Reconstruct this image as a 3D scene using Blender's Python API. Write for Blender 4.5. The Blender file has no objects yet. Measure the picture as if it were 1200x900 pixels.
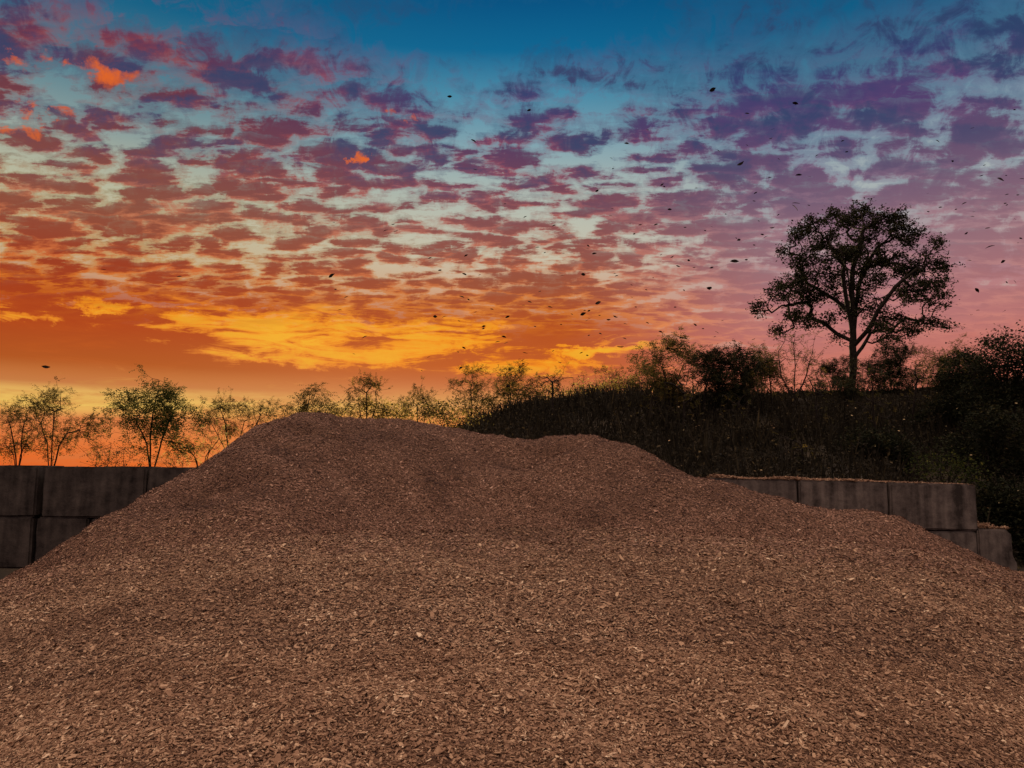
import bpy, math, random
import numpy as np
from mathutils import Vector, Matrix

S = bpy.context.scene
COL = S.collection
RNG = np.random.default_rng(11)
W0, H0, F0 = 1200.0, 900.0, 900.0          # photograph size and focal length in its pixels
PITCH = math.radians(6.65)
CAM_Z = 1.65

def direction(px, py):
    """unit view direction through a pixel of the photograph"""
    a = (px - W0 / 2) / F0
    b = (H0 / 2 - py) / F0
    c, s = math.cos(PITCH), math.sin(PITCH)
    v = np.array([a, c - b * s, s + b * c])
    return v / np.linalg.norm(v)

def at(px, py, depth):
    """world point at forward distance depth (metres along +Y) seen at that pixel"""
    d = direction(px, py)
    t = depth / d[1]
    return np.array([d[0] * t, depth, CAM_Z + d[2] * t])

def angles(px, py):
    d = direction(px, py)
    return math.degrees(math.atan2(d[0], d[1])), math.degrees(math.asin(d[2]))

def lin(c):
    out = []
    for v in c[:3]:
        v = v / 255.0
        out.append(v / 12.92 if v <= 0.04045 else ((v + 0.055) / 1.055) ** 2.4)
    return tuple(out) + (1.0,)
# ------------------------------------------------------------------ sky and light
SUN_AZ, SUN_EL = -13.0, 4.0                 # degrees: azimuth from +Y towards +X, elevation
world = bpy.data.worlds.new("World")
S.world = world
world.use_nodes = True
nt = world.node_tree
nt.nodes.clear()

class N:
    """small arithmetic wrapper over shader math nodes"""
    def __init__(s, sock): s.s = sock
    @staticmethod
    def m(op, *a, clamp=False):
        n = nt.nodes.new('ShaderNodeMath'); n.operation = op; n.use_clamp = clamp
        for i, v in enumerate(a):
            if isinstance(v, N): nt.links.new(v.s, n.inputs[i])
            else: n.inputs[i].default_value = float(v)
        return N(n.outputs[0])
    def __add__(s, o): return N.m('ADD', s, o)
    __radd__ = __add__
    def __mul__(s, o): return N.m('MULTIPLY', s, o)
    __rmul__ = __mul__
    def __sub__(s, o): return N.m('SUBTRACT', s, o)
    def __rsub__(s, o): return N.m('SUBTRACT', o, s)
    def __truediv__(s, o): return N.m('DIVIDE', s, o)

def step(v, a, b, lo=0.0, hi=1.0, smooth=True):
    n = nt.nodes.new('ShaderNodeMapRange')
    n.interpolation_type = 'SMOOTHSTEP' if smooth else 'LINEAR'
    nt.links.new(v.s, n.inputs[0])
    for i, x in enumerate((a, b, lo, hi)): n.inputs[i + 1].default_value = x
    return N(n.outputs[0])

def comb(x, y, z=0.0):
    n = nt.nodes.new('ShaderNodeCombineXYZ')
    for i, v in enumerate((x, y, z)):
        if isinstance(v, N): nt.links.new(v.s, n.inputs[i])
        else: n.inputs[i].default_value = v
    return N(n.outputs[0])

def noise(vec, scale, detail=4, rough=0.5, dist=0.0, off=None, dims='3D'):
    n = nt.nodes.new('ShaderNodeTexNoise'); n.noise_dimensions = dims
    if off is not None:
        a = nt.nodes.new('ShaderNodeVectorMath'); a.operation = 'ADD'
        nt.links.new(vec.s, a.inputs[0]); a.inputs[1].default_value = off
        vec = N(a.outputs[0])
    nt.links.new(vec.s, n.inputs['Vector'])
    n.inputs['Scale'].default_value = scale; n.inputs['Detail'].default_value = detail
    n.inputs['Roughness'].default_value = rough; n.inputs['Distortion'].default_value = dist
    return n

def ramp(fac, stops):
    n = nt.nodes.new('ShaderNodeValToRGB')
    e = n.color_ramp.elements
    stops = sorted(stops, key=lambda t: t[0])
    while len(e) < len(stops): e.new(0.5)
    for el, (p, c) in zip(e, stops):
        el.position = p; el.color = c
    nt.links.new(fac.s, n.inputs[0])
    return N(n.outputs[0])

def mix(f, a, b):
    n = nt.nodes.new('ShaderNodeMix'); n.data_type = 'RGBA'; n.clamp_factor = True
    if isinstance(f, N): nt.links.new(f.s, n.inputs[0])
    else: n.inputs[0].default_value = f
    for i, v in ((6, a), (7, b)):
        if isinstance(v, N): nt.links.new(v.s, n.inputs[i])
        else: n.inputs[i].default_value = v
    return N(n.outputs[2])

tc = nt.nodes.new('ShaderNodeTexCoord')
sep = nt.nodes.new('ShaderNodeSeparateXYZ')
nt.links.new(tc.outputs['Generated'], sep.inputs[0])
dx, dy, dz = (N(o) for o in sep.outputs)
hyp = N.m('SQRT', dx * dx + dy * dy + 1e-6)
side = dx / hyp                                        # -1 west .. +1 east, no seam anywhere
front = dy / hyp
el_deg = N.m('ARCSINE', dz, ) * (180 / math.pi)
az_deg = N.m('ARCTAN2', dx, dy) * (180 / math.pi)

EL0, EL1 = -2.0, 40.0
def epos(py): return (angles(600, py)[1] - EL0) / (EL1 - EL0)
efac = step(el_deg, EL0, EL1, smooth=False)
def column(cols):
    """three elevation ramps, for the left, the middle and the right of the view, blended by azimuth"""
    rs = [ramp(efac, [(epos(y), lin(c)) for y, c in st]) for st in cols]
    l = mix(step(side, math.sin(math.radians(angles(120, 300)[0])), 0.0), rs[0], rs[1])
    return mix(step(side, 0.05, math.sin(math.radians(angles(960, 300)[0]))), l, rs[2])

clear = column((
    [(0,(0,92,132)),(60,(18,102,140)),(130,(74,128,148)),(200,(130,158,158)),(260,(186,188,152)),(330,(205,170,110)),(375,(214,92,10)),(430,(210,92,14)),(462,(206,122,66)),(471,(238,184,96)),(484,(248,204,100)),(498,(230,136,76)),(530,(240,110,44)),(560,(225,90,34))],
    [(0,(0,86,136)),(60,(8,108,154)),(110,(76,146,176)),(170,(128,170,184)),(230,(172,190,182)),(300,(206,200,172)),(350,(222,140,80)),(385,(242,132,8)),(425,(244,132,8)),(450,(214,122,66)),(476,(226,160,92)),(500,(240,140,60)),(560,(220,100,40))],
    [(0,(0,84,130)),(60,(14,98,140)),(120,(72,126,156)),(180,(118,152,172)),(250,(160,178,184)),(310,(190,172,172)),(350,(186,134,142)),(400,(204,126,118)),(430,(218,118,98)),(470,(222,126,92)),(560,(210,110,80))]))
shade = column((
    [(0,(8,76,112)),(50,(50,62,106)),(95,(96,52,86)),(150,(108,48,66)),(210,(128,62,64)),(280,(146,76,56)),(335,(160,50,16)),(400,(184,66,4)),(440,(186,86,22)),(470,(214,140,72)),(500,(220,116,62))],
    [(0,(4,80,126)),(60,(36,70,118)),(110,(58,62,112)),(160,(82,54,98)),(210,(114,58,84)),(270,(142,74,72)),(330,(158,76,50)),(380,(186,76,16)),(430,(200,90,26)),(470,(206,120,78)),(500,(222,120,60))],
    [(0,(4,70,110)),(60,(24,70,112)),(110,(52,62,112)),(160,(84,60,112)),(210,(100,74,110)),(260,(126,94,118)),(320,(158,112,122)),(400,(196,122,118)),(440,(208,120,102)),(500,(216,120,92))]))
lit = column((
    [(0,(40,96,128)),(50,(128,72,104)),(95,(168,66,58)),(150,(172,68,58)),(210,(176,86,74)),(280,(196,112,78)),(335,(214,104,46)),(380,(255,146,0)),(440,(228,126,50)),(470,(244,196,96)),(500,(236,140,76))],
    [(0,(24,96,140)),(60,(70,92,136)),(110,(120,76,116)),(160,(142,66,94)),(210,(166,78,90)),(270,(188,106,92)),(330,(208,108,60)),(380,(255,150,4)),(430,(255,140,2)),(470,(226,140,84)),(500,(240,150,70))],
    [(0,(20,90,130)),(60,(56,92,134)),(110,(84,80,122)),(160,(114,76,118)),(210,(130,92,126)),(260,(154,116,134)),(320,(180,134,138)),(400,(212,134,122)),(440,(220,128,108)),(500,(218,122,90))]))

# cloud field on a level sheet overhead, so it crowds towards the horizon
zz = N.m('MAXIMUM', dz, 0.0) + 0.13
sheet = comb(dx / zz * 0.62, dy / zz * 1.25, 0.0)
nA = noise(sheet, 4.6, 6, 0.56, 0.25)
nB = noise(sheet, 4.6, 3, 0.5, 0.25, off=(0.0, 0.09, 0.0))      # the same field a step away from the sun
nL = noise(sheet, 1.1, 2, 0.5, 0.0, off=(3.1, 1.7, 0.4))
fa, fb, fl = N(nA.outputs[0]), N(nB.outputs[0]), N(nL.outputs[0])

# named cloud banks of the photograph (azimuth, elevation), edges torn by noise
ang = comb(az_deg, el_deg, 0.0)
wn = noise(ang, 0.24, 6, 0.66)
wv = nt.nodes.new('ShaderNodeVectorMath'); wv.operation = 'MULTIPLY_ADD'
nt.links.new(wn.outputs['Color'], wv.inputs[0]); wv.inputs[1].default_value = (9.0, 4.4, 0); 
off = nt.nodes.new('ShaderNodeVectorMath'); off.operation = 'ADD'; nt.links.new(ang.s, off.inputs[0]); off.inputs[1].default_value = (-4.5, -2.2, 0)
nt.links.new(off.outputs[0], wv.inputs[2])
warped = wv.outputs[0]

def blobs(lst, src, k=1.0):
    acc = None
    for (x, y, rx, ry, amp) in lst:
        a, e = angles(x, y)
        a1 = angles(x + rx, y)[0]; e1 = angles(x, y - ry)[1]
        ia, ie = 1 / (max(a1 - a, .05) * k), 1 / (max(e1 - e, .05) * k)
        m = nt.nodes.new('ShaderNodeVectorMath'); m.operation = 'MULTIPLY_ADD'
        nt.links.new(src, m.inputs[0]); m.inputs[1].default_value = (ia, ie, 0); m.inputs[2].default_value = (-a * ia, -e * ie, 0)
        d = nt.nodes.new('ShaderNodeVectorMath'); d.operation = 'DOT_PRODUCT'
        nt.links.new(m.outputs[0], d.inputs[0]); nt.links.new(m.outputs[0], d.inputs[1])
        v = N.m('MULTIPLY_ADD', N(d.outputs['Value']), -abs(amp), abs(amp))
        acc = N.m('MAXIMUM', acc, v) if acc else N.m('MAXIMUM', v, 0.0)
    return acc

BANKS = [(40,58,55,24,.8),(112,76,52,24,1),(28,136,44,24,1),(195,140,40,24,.8),(352,26,50,15,.45),(232,44,26,14,.4),(410,50,30,8,.4),
 (350,70,52,12,.8),(312,97,52,14,.9),(412,95,54,20,.9),(470,118,32,28,1),(536,100,23,12,.7),(300,150,46,14,1),(380,146,46,12,.8),
 (400,178,76,18,1.1),(452,196,34,14,.9),(322,196,82,11,1),(510,176,32,22,.8),(590,188,45,21,1),(118,166,40,9,.8),(172,180,30,9,.8),
 (95,202,46,9,.9),(85,225,48,8,.8),(192,221,40,8,.7),(270,220,38,8,.9),(326,226,34,10,1),(410,218,40,8,.8),(500,228,28,9,.7),
 (60,264,62,10,.9),(190,268,58,9,.8),(245,272,44,11,.9),(350,272,27,8,.9),(396,283,27,8,.9),(550,292,50,9,.9),(596,272,25,8,.7),
 (625,125,34,26,.7),(665,88,35,8,.7),(745,140,26,19,.85),(680,175,30,12,.8),(802,148,24,18,.8),(910,135,76,30,1),(868,192,74,22,1),
 (950,214,42,14,.8),(1050,125,42,24,1),(1130,150,42,30,1),(1185,190,32,36,.9),(1115,90,50,10,.7),(1010,45,55,15,.45),(1192,52,26,22,.7),
 (965,78,36,12,.6),(1080,60,60,14,.6),(1150,30,50,12,.5),(900,30,60,12,.4),(880,90,50,16,.6),(1010,110,40,14,.7),(20,20,50,12,.5),(170,60,40,12,.5),(270,30,50,12,.5),(150,110,40,14,.6),(250,125,30,12,.6),(20,95,40,16,.8),(440,75,40,14,.6),(842,54,30,10,.4),(825,240,40,9,.7),(690,248,36,9,.8),(880,256,60,13,.8),(725,290,46,12,.9),(1060,240,60,14,.6),
 (30,330,60,18,1.2),(600,340,60,16,1),(440,330,70,10,.8)]
bank = blobs(BANKS, warped, 1.38)
openings = blobs([(610,35,170,34,1),(190,20,90,18,.8),(565,150,22,14,.7),(700,115,40,18,.8),(500,50,60,20,.8),(1000,192,38,18,.9),(780,200,30,9,.6),(560,255,30,8,.5),(40,190,28,8,.5),(140,195,25,7,.4)], warped, 1.15)
fires = blobs([(128,88,36,13,1),(60,75,30,12,.9),(60,130,26,10,.7),(92,86,16,8,.8),(20,140,22,10,1),(425,188,10,11,1.1),(466,133,10,7,.8),(80,256,14,6,.6),(10,110,14,6,.5),(130,104,16,6,.5)], warped, 1.2)

high = step(el_deg + step(side, 0.1, 0.32) * 3.5, 9.5, 14.0)                         # above the burning band
wisp = noise(ang, 0.55, 6, 0.66, 0.8)
fw = N(wisp.outputs[0])
angs = comb(az_deg * 0.42, el_deg, 0.0)
flk = N(noise(angs, 0.62, 5, 0.6, 0.5, off=(7.0, 2.0, 0.0)).outputs[0])      # small flakes of the mackerel sky
flk2 = N(noise(angs, 0.62, 3, 0.6, 0.5, off=(7.0, 2.55, 0.0)).outputs[0])
vw = nt.nodes.new('ShaderNodeVectorMath'); vw.operation = 'MULTIPLY_ADD'
nt.links.new(noise(sheet, 7.0, 7, 0.68).outputs['Color'], vw.inputs[0]); vw.inputs[1].default_value = (2.6, 2.2, 0)
nt.links.new(comb(dx / zz * 6.4, dy / zz * 9.5, 0.0).s, vw.inputs[2])
vor = nt.nodes.new('ShaderNodeTexVoronoi'); vor.feature = 'SMOOTH_F1'; vor.voronoi_dimensions = '2D'
vor.inputs['Scale'].default_value = 1.4; vor.inputs['Smoothness'].default_value = 0.4; nt.links.new(vw.outputs[0], vor.inputs['Vector'])
puff = 0.42 - N(vor.outputs['Distance'])
vd = nt.nodes.new('ShaderNodeVectorMath'); vd.operation = 'SUBTRACT'
nt.links.new(vw.outputs[0], vd.inputs[0]); nt.links.new(vor.outputs['Position'], vd.inputs[1])
vs = nt.nodes.new('ShaderNodeSeparateXYZ'); nt.links.new(vd.outputs[0], vs.inputs[0])
under = N(vs.outputs[1])                               # >0 on the side of a puff that faces the low sun
lowmid = step(el_deg, 27.0, 17.0)
topclear = step(el_deg, 27.0, 33.0)
cover = lowmid * 0.23 - topclear * (0.20 - step(side, -0.1, -0.4) * 0.12 - step(side, 0.1, 0.35) * 0.06) + (fl - 0.5) * 0.5 + step(side, 0.08, 0.42) * 0.22 + step(side, -0.05, -0.42) * 0.10 + 0.02
dens = (fa - 0.5) * 1.5 + (flk - 0.5) * lowmid * 1.3 + puff * step(el_deg, 31.0, 21.0) * (1.75 - step(side, 0.1, 0.45) * 0.9) + under * lowmid * 0.16 + (fw - 0.5) * 1.7 + bank * 0.44 - openings * 0.55 + cover
veil = step(dens, -0.35, 0.12) * 0.34
soft = step(el_deg, 19.0, 27.0) + step(side, 0.1, 0.4)
D = N.m('MAXIMUM', step(dens - soft * 0.02, -0.16, 0.50) * 0.97, veil)
Lf = step((fa - fb) * 1.2 + (flk - flk2) * 1.1 * lowmid + (fl - 0.5) * 0.5 + (fw - 0.5) * 0.9 - dens * 0.75 + under * 0.55 + 0.34, -0.20, 0.42)
cloud = mix(Lf, shade, lit)
cloud = mix(step(under + (fw - 0.5) * 1.2, 0.05, -0.55) * 0.42, cloud, mix(0.45, clear, lin((92, 72, 88))))
fu = N(noise(ang, 0.17, 4, 0.6, 0.3, off=(2.0, 0.0, 5.0)).outputs[0])
slate = step(el_deg, 17.0, 25.0) * step(fu * 1.5 + (fa - fb) * 1.5 + (fw - 0.5) * 0.8, 0.66, 1.04) * 0.8
cloud = mix(slate, cloud, lin((44, 66, 106)))
cloud = mix(step(fires + (fw - 0.5) * 2.2 + (fa - 0.5) * 1.2, 0.05, 1.35) * step(D, 0.2, 0.8) * step(fires, 0.0, 0.35), cloud, lin((236, 104, 26)))
pale = mix(0.6, clear, lin((214, 206, 190)))
upper = mix(step(dens, 0.05, -0.25) * lowmid * 0.5, clear, pale)
upper = mix(D, upper, cloud)

# low streaked band
streak = comb(az_deg * 0.055, el_deg * 0.30, 0.0)
s1 = N(noise(streak, 1.0, 6, 0.6, 0.6, off=(4.3, 0.0, 1.0)).outputs[0])
s2 = N(noise(streak, 2.6, 6, 0.62, 0.4, off=(1.0, 5.0, 2.0)).outputs[0])
gold = blobs([(370,394,175,34,1.2),(215,372,60,12,.8),(480,385,110,20,.9),(120,362,40,8,.9),(40,368,50,7,.7),(520,405,120,12,.7),(690,408,60,7,1.1),(620,428,90,12,.6),(600,445,60,8,.5)], warped, 1.2)
ember = blobs([(30,405,150,40,1.3),(20,335,70,16,1.0),(200,432,260,12,.8),(430,396,60,14,.7),(470,440,90,10,.5)], warped, 1.1)
s3 = N(noise(comb(az_deg * 0.12, el_deg * 0.75, 0.0), 1.6, 6, 0.7, 0.8, off=(2.0, 9.0, 2.0)).outputs[0])
gv = s1 * 0.7 + s2 * 0.8 + (s3 - 0.5) * 2.2 + gold * 0.46 - ember * 0.34
G = step(gv, 0.84, 1.16)
lowc = mix(G, shade, lit)
lowc = mix(step(gv, 1.0, 1.45) * step(gold, 0.0, 0.4) * 0.8, lowc, lin((255, 190, 40)))
lowc = mix(step(s2 + (s3 - 0.5) * 0.8, 0.45, 0.8) * 0.35, lowc, clear)
lowc = mix(step(el_deg, 7.2, 5.6), lowc, mix(step(s1 + s3 * 0.9, 0.78, 1.1) * 0.75, clear, shade))
front_sky = mix(high, lowc, upper)

# unseen sky behind the camera and overhead, brightened peach to fill-light the pile
backr = ramp(efac, [(epos(560), (.16,.12,.13,1)), (epos(430), (.22,.16,.16,1)), (epos(300), (.26,.19,.18,1)), (epos(100), (.52,.38,.35,1)), (1.0, (1.0,.74,.62,1))])
backc = mix(D * 0.35, backr, lin((170, 130, 130)))
front_sky = mix(0.07, front_sky, (0, 0, 0, 1))
skycol = mix(step(front, -0.25, 0.35), backc, front_sky)
# the zenith, above the ramps, brightened as added fill for the pile
skycol = mix(step(el_deg, 38.0, 58.0), skycol, (1.75, 1.28, .98, 1))

sky = nt.nodes.new('ShaderNodeTexSky'); sky.sky_type = 'NISHITA'; sky.sun_disc = False
sky.sun_elevation = math.radians(SUN_EL); sky.sun_rotation = math.radians(SUN_AZ)
sky.air_density = 1.0; sky.dust_density = 1.0; sky.ozone_density = 2.0
bg1 = nt.nodes.new('ShaderNodeBackground'); nt.links.new(sky.outputs[0], bg1.inputs[0]); bg1.inputs[1].default_value = 0.05
bg2 = nt.nodes.new('ShaderNodeBackground'); nt.links.new(skycol.s, bg2.inputs[0]); bg2.inputs[1].default_value = 1.0
add = nt.nodes.new('ShaderNodeMixShader'); add.inputs[0].default_value = 0.94
nt.links.new(bg1.outputs[0], add.inputs[1]); nt.links.new(bg2.outputs[0], add.inputs[2])
wo = nt.nodes.new('ShaderNodeOutputWorld'); nt.links.new(add.outputs[0], wo.inputs[0])
world.cycles.sampling_method = 'MANUAL'; world.cycles.sample_map_resolution = 512

sl = bpy.data.lights.new("sun", 'SUN'); sl.energy = 5.0; sl.angle = math.radians(0.6); sl.color = (1.0, 0.72, 0.42)
so = bpy.data.objects.new("sun", sl); COL.objects.link(so)
sd = Vector((math.sin(math.radians(SUN_AZ)) * math.cos(math.radians(SUN_EL)), math.cos(math.radians(SUN_AZ)) * math.cos(math.radians(SUN_EL)), math.sin(math.radians(SUN_EL))))
so.rotation_euler = sd.to_track_quat('Z', 'Y').to_euler(); so.location = (0, 30, 30)
# ------------------------------------------------------------------ helpers
def tag(o, label=None, cat=None, group=None, kind=None):
    for k, v in (("label", label), ("category", cat), ("group", group), ("kind", kind)):
        if v: o[k] = v
    return o

def link(name, data, parent=None, loc=None, mat=None):
    o = bpy.data.objects.new(name, data); COL.objects.link(o)
    if parent: o.parent = parent
    if loc is not None: o.location = tuple(float(v) for v in loc)
    if mat and data is not None: data.materials.append(mat)
    return o

def mesh_np(name, verts, faces_list, tones=None, smooth=False):
    """verts (n,3); faces_list: arrays (m,k); tones: one value per face in the same order"""
    me = bpy.data.meshes.new(name)
    verts = np.asarray(verts, dtype=np.float32)
    me.vertices.add(len(verts)); me.vertices.foreach_set('co', verts.ravel())
    loops = np.concatenate([np.asarray(f, np.int32).ravel() for f in faces_list])
    tot = np.concatenate([np.full(len(f), f.shape[1], np.int32) for f in faces_list])
    start = np.concatenate([[0], np.cumsum(tot)[:-1]]).astype(np.int32)
    me.loops.add(len(loops)); me.loops.foreach_set('vertex_index', loops)
    me.polygons.add(len(tot)); me.polygons.foreach_set('loop_start', start)
    me.polygons.foreach_set('loop_total', tot)
    me.polygons.foreach_set('use_smooth', np.full(len(tot), smooth, dtype=bool))
    me.update(calc_edges=True)
    if tones is not None:
        a = me.attributes.new('tone', 'FLOAT', 'FACE'); a.data.foreach_set('value', np.asarray(tones, np.float32))
    return me

def unit(v): return v / np.maximum(np.linalg.norm(v, axis=-1, keepdims=True), 1e-9)

class Waves:
    """cheap smooth random field made of plane waves"""
    def __init__(s, seed, freq, n=14):
        r = np.random.default_rng(seed); a = r.uniform(0, 2 * np.pi, n); f = freq * r.uniform(.5, 1.6, n)
        s.k = np.stack([np.cos(a) * f, np.sin(a) * f]); s.p = r.uniform(0, 6.28, n); s.n = n
    def __call__(s, x, y):
        v = np.zeros(np.broadcast(x, y).shape)
        for i in range(s.n): v = v + np.sin(s.k[0, i] * x + s.k[1, i] * y + s.p[i])
        return v / math.sqrt(s.n)

def new_mat(name):
    m = bpy.data.materials.new(name); m.use_nodes = True
    t = m.node_tree; b = t.nodes['Principled BSDF']; b.inputs['Roughness'].default_value = .9
    b.inputs['Specular IOR Level'].default_value = .2
    return m, t, b

def tone_ramp(t, stops, attr='tone', jitter=None):
    a = t.nodes.new('ShaderNodeAttribute'); a.attribute_name = attr
    r = t.nodes.new('ShaderNodeValToRGB'); e = r.color_ramp.elements
    while len(e) < len(stops): e.new(.5)
    for el, (p, c) in zip(e, stops): el.position = p; el.color = tuple(c) + (1,)
    fac = a.outputs['Fac']
    if jitter:
        g = t.nodes.new('ShaderNodeTexCoord'); n = t.nodes.new('ShaderNodeTexNoise')
        t.links.new(g.outputs['Object'], n.inputs['Vector']); n.inputs['Scale'].default_value = jitter[0]; n.inputs['Detail'].default_value = 4
        q = t.nodes.new('ShaderNodeMath'); q.operation = 'MULTIPLY_ADD'; t.links.new(n.outputs[0], q.inputs[0])
        q.inputs[1].default_value = jitter[1]; q.inputs[2].default_value = -jitter[1] * .5
        w = t.nodes.new('ShaderNodeMath'); w.operation = 'ADD'; t.links.new(q.outputs[0], w.inputs[0]); t.links.new(fac, w.inputs[1])
        fac = w.outputs[0]
    t.links.new(fac, r.inputs[0])
    return r

def leaf_mat(name, stops, trans=.35):
    m, t, b = new_mat(name)
    r = tone_ramp(t, stops)
    t.links.new(r.outputs[0], b.inputs['Base Color'])
    tr = t.nodes.new('ShaderNodeBsdfTranslucent'); t.links.new(r.outputs[0], tr.inputs[0])
    mx = t.nodes.new('ShaderNodeMixShader'); mx.inputs[0].default_value = trans
    t.links.new(b.outputs[0], mx.inputs[1]); t.links.new(tr.outputs[0], mx.inputs[2])
    t.links.new(mx.outputs[0], t.nodes['Material Output'].inputs[0])
    return m

def solid_mat(name, c1, c2, scale=6.0, bump=.0, bscale=40.0):
    m, t, b = new_mat(name)
    g = t.nodes.new('ShaderNodeTexCoord'); n = t.nodes.new('ShaderNodeTexNoise')
    t.links.new(g.outputs['Object'], n.inputs['Vector']); n.inputs['Scale'].default_value = scale; n.inputs['Detail'].default_value = 7
    r = t.nodes.new('ShaderNodeValToRGB'); r.color_ramp.elements[0].position = .3; r.color_ramp.elements[1].position = .7
    r.color_ramp.elements[0].color = tuple(c1) + (1,); r.color_ramp.elements[1].color = tuple(c2) + (1,)
    t.links.new(n.outputs[0], r.inputs[0]); t.links.new(r.outputs[0], b.inputs['Base Color'])
    if bump:
        n2 = t.nodes.new('ShaderNodeTexNoise'); t.links.new(g.outputs['Object'], n2.inputs['Vector']); n2.inputs['Scale'].default_value = bscale; n2.inputs['Detail'].default_value = 6
        bp = t.nodes.new('ShaderNodeBump'); bp.inputs['Strength'].default_value = bump; bp.inputs['Distance'].default_value = .02
        t.links.new(n2.outputs[0], bp.inputs['Height']); t.links.new(bp.outputs[0], b.inputs['Normal'])
    return m
# ------------------------------------------------------------------ the wood chip pile
SIL = np.array([(-260,760),(-120,720),(0,682),(60,645),(110,611),(167,583),(200,565),(233,546),(258,526),(283,508),(305,496),(327,489),(350,485),(373,483),(390,484),(402,487),(440,491),(480,492),(510,497),
    (530,502),(570,511),(600,515),(625,516),(650,510),(680,508),(700,511),(740,523),(780,541),(800,551),(820,561),(847,565),(870,573),(900,584),(950,597),(985,600),(1027,602),(1055,610),(1083,620),(1133,643),(1183,668),(1300,730),(1450,800)], float)
LOBE = np.array([(-300,735),(0,686),(150,650),(300,632),(500,624),(700,622),(850,627),(1000,636),(1100,648),(1190,668),(1300,700),(1500,760)], float)

def pyth(px, py, Y):
    return np.array([at(a, b, c)[2] for a, b, c in zip(px, py, Y)])
sil_t = (SIL[:, 0] - 600) / 900 * 1.0
def crest_Y(t):
    a = np.clip((-t - .12) / .45, 0, 1); b = np.clip((t - .0) / .30, 0, 1)
    return 14.8 - 3.7 * a * a * (3 - 2 * a) - 2.7 * b * b * (3 - 2 * b)
# tan(azimuth) of a pixel depends a little on its row
sil_t = np.array([direction(a, b)[0] / direction(a, b)[1] for a, b in SIL])
sil_z = pyth(SIL[:, 0], SIL[:, 1], crest_Y(sil_t))
lobe_t = np.array([direction(a, b)[0] / direction(a, b)[1] for a, b in LOBE])
LOBE_Y = 9.4
_hits = {}
def hit(px, py):
    """where the view through that pixel meets the undented heap"""
    if (px, py) not in _hits:
        Ys = np.arange(4, 15.5, .05); d = direction(px, py); P = np.array([d * (y / d[1]) for y in Ys]); P[:, 2] += CAM_Z
        under = np.where(pile_h(P[:, 0], P[:, 1], False) >= P[:, 2])[0]
        _hits[(px, py)] = P[under[0]] if len(under) else P[-1]
    return _hits[(px, py)]
lobe_z = pyth(LOBE[:, 0], LOBE[:, 1], np.full(len(LOBE), LOBE_Y))
W1, W2, W3, W4 = Waves(1, 1.3), Waves(2, 3.6), Waves(3, 9.0), Waves(4, 24.0)

def softmax(a, b, k=.12): 
    h = np.clip(.5 + .5 * (a - b) / k, 0, 1)
    return b * (1 - h) + a * h + k * h * (1 - h)

def pile_h(X, Y, dents=True):
    t = X / np.maximum(Y, .8)
    zc = np.interp(t, sil_t, sil_z); Yc = crest_Y(t)
    slope = .66
    d = Yc - Y
    B = zc - slope * (np.sqrt(d * d + .36) - .6) * np.where(d > 0, 1.0, 1.05)
    # the front face eases out to its toe
    zl = np.interp(t, lobe_t, lobe_z)
    u = (LOBE_Y - Y)
    f = np.clip(u / (LOBE_Y - 2.0), 0, 1.2)
    A = zl - (zl - .02) * f ** 1.35
    A = np.where(u < 0, zl - .60 * (np.sqrt(u * u + .06) - .245), A)
    h = softmax(A, B, .14)
    amp = np.clip(h / .4, .25, 1)
    h = h + amp * (.022 * W1(X, Y) + .018 * W2(X, Y) + .016 * W3(X, Y) + .009 * W4(X, Y))
    # slumps and hollows seen on the face
    for (px, py, Yd, r, dep) in () if not dents else ((662,524,12.2,.34,.17),(612,536,12.0,.45,.15),(300,508,12.0,.35,.12),(262,572,11.2,.42,.12),(325,520,12.1,.5,.10),(350,502,12.5,.3,.11),(395,498,12.5,.25,.08),(205,590,10.8,.4,.05),(455,505,12.4,.5,.05),(770,548,12.3,.28,.08),(640,660,9.0,.5,.03)):
        c = hit(px, py)
        dep = dep * 1.5; h = h - dep * np.exp(-(((X - c[0]) / (r * 1.5)) ** 2 + ((Y - c[1]) / r) ** 2)) + dep * .6 * np.exp(-(((X - c[0]) / (r * 1.4)) ** 2 + ((Y - c[1] + r * 1.3) / r) ** 2))
    return np.maximum(h, -.35)

def chip_mat(name, k=1.0):
    m, t, b = new_mat(name)
    st = [(0, (.045, .022, .016)), (.22, (.130, .069, .042)), (.52, (.300, .174, .109)), (.80, (.51, .335, .214)), (1, (.78, .60, .42))]
    r = tone_ramp(t, [(p, tuple(v * k for v in c)) for p, c in st], jitter=(60, .34))
    # whole numbers of the tone mark the rear chips, a little greyer and redder
    def mth(op, x, y):
        q = t.nodes.new('ShaderNodeMath'); q.operation = op
        for i, v in enumerate((x, y)):
            if isinstance(v, (int, float)): q.inputs[i].default_value = v
            else: t.links.new(v, q.inputs[i])
        return q.outputs[0]
    at_ = next(n for n in t.nodes if n.type == 'ATTRIBUTE')
    rear = mth('GREATER_THAN', at_.outputs['Fac'], 1.5)
    src = r.inputs[0].links[0].from_socket; t.links.new(mth('SUBTRACT', src, mth('MULTIPLY', rear, 2.0)), r.inputs[0])
    mc = t.nodes.new('ShaderNodeMix'); mc.data_type = 'RGBA'; mc.blend_type = 'MULTIPLY'; t.links.new(rear, mc.inputs[0])
    t.links.new(r.outputs[0], mc.inputs[6]); mc.inputs[7].default_value = (.98, .93, 1.04, 1)
    t.links.new(mc.outputs[2], b.inputs['Base Color']); b.inputs['Roughness'].default_value = .75
    return m
M_chip = chip_mat("wood_chip")

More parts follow.
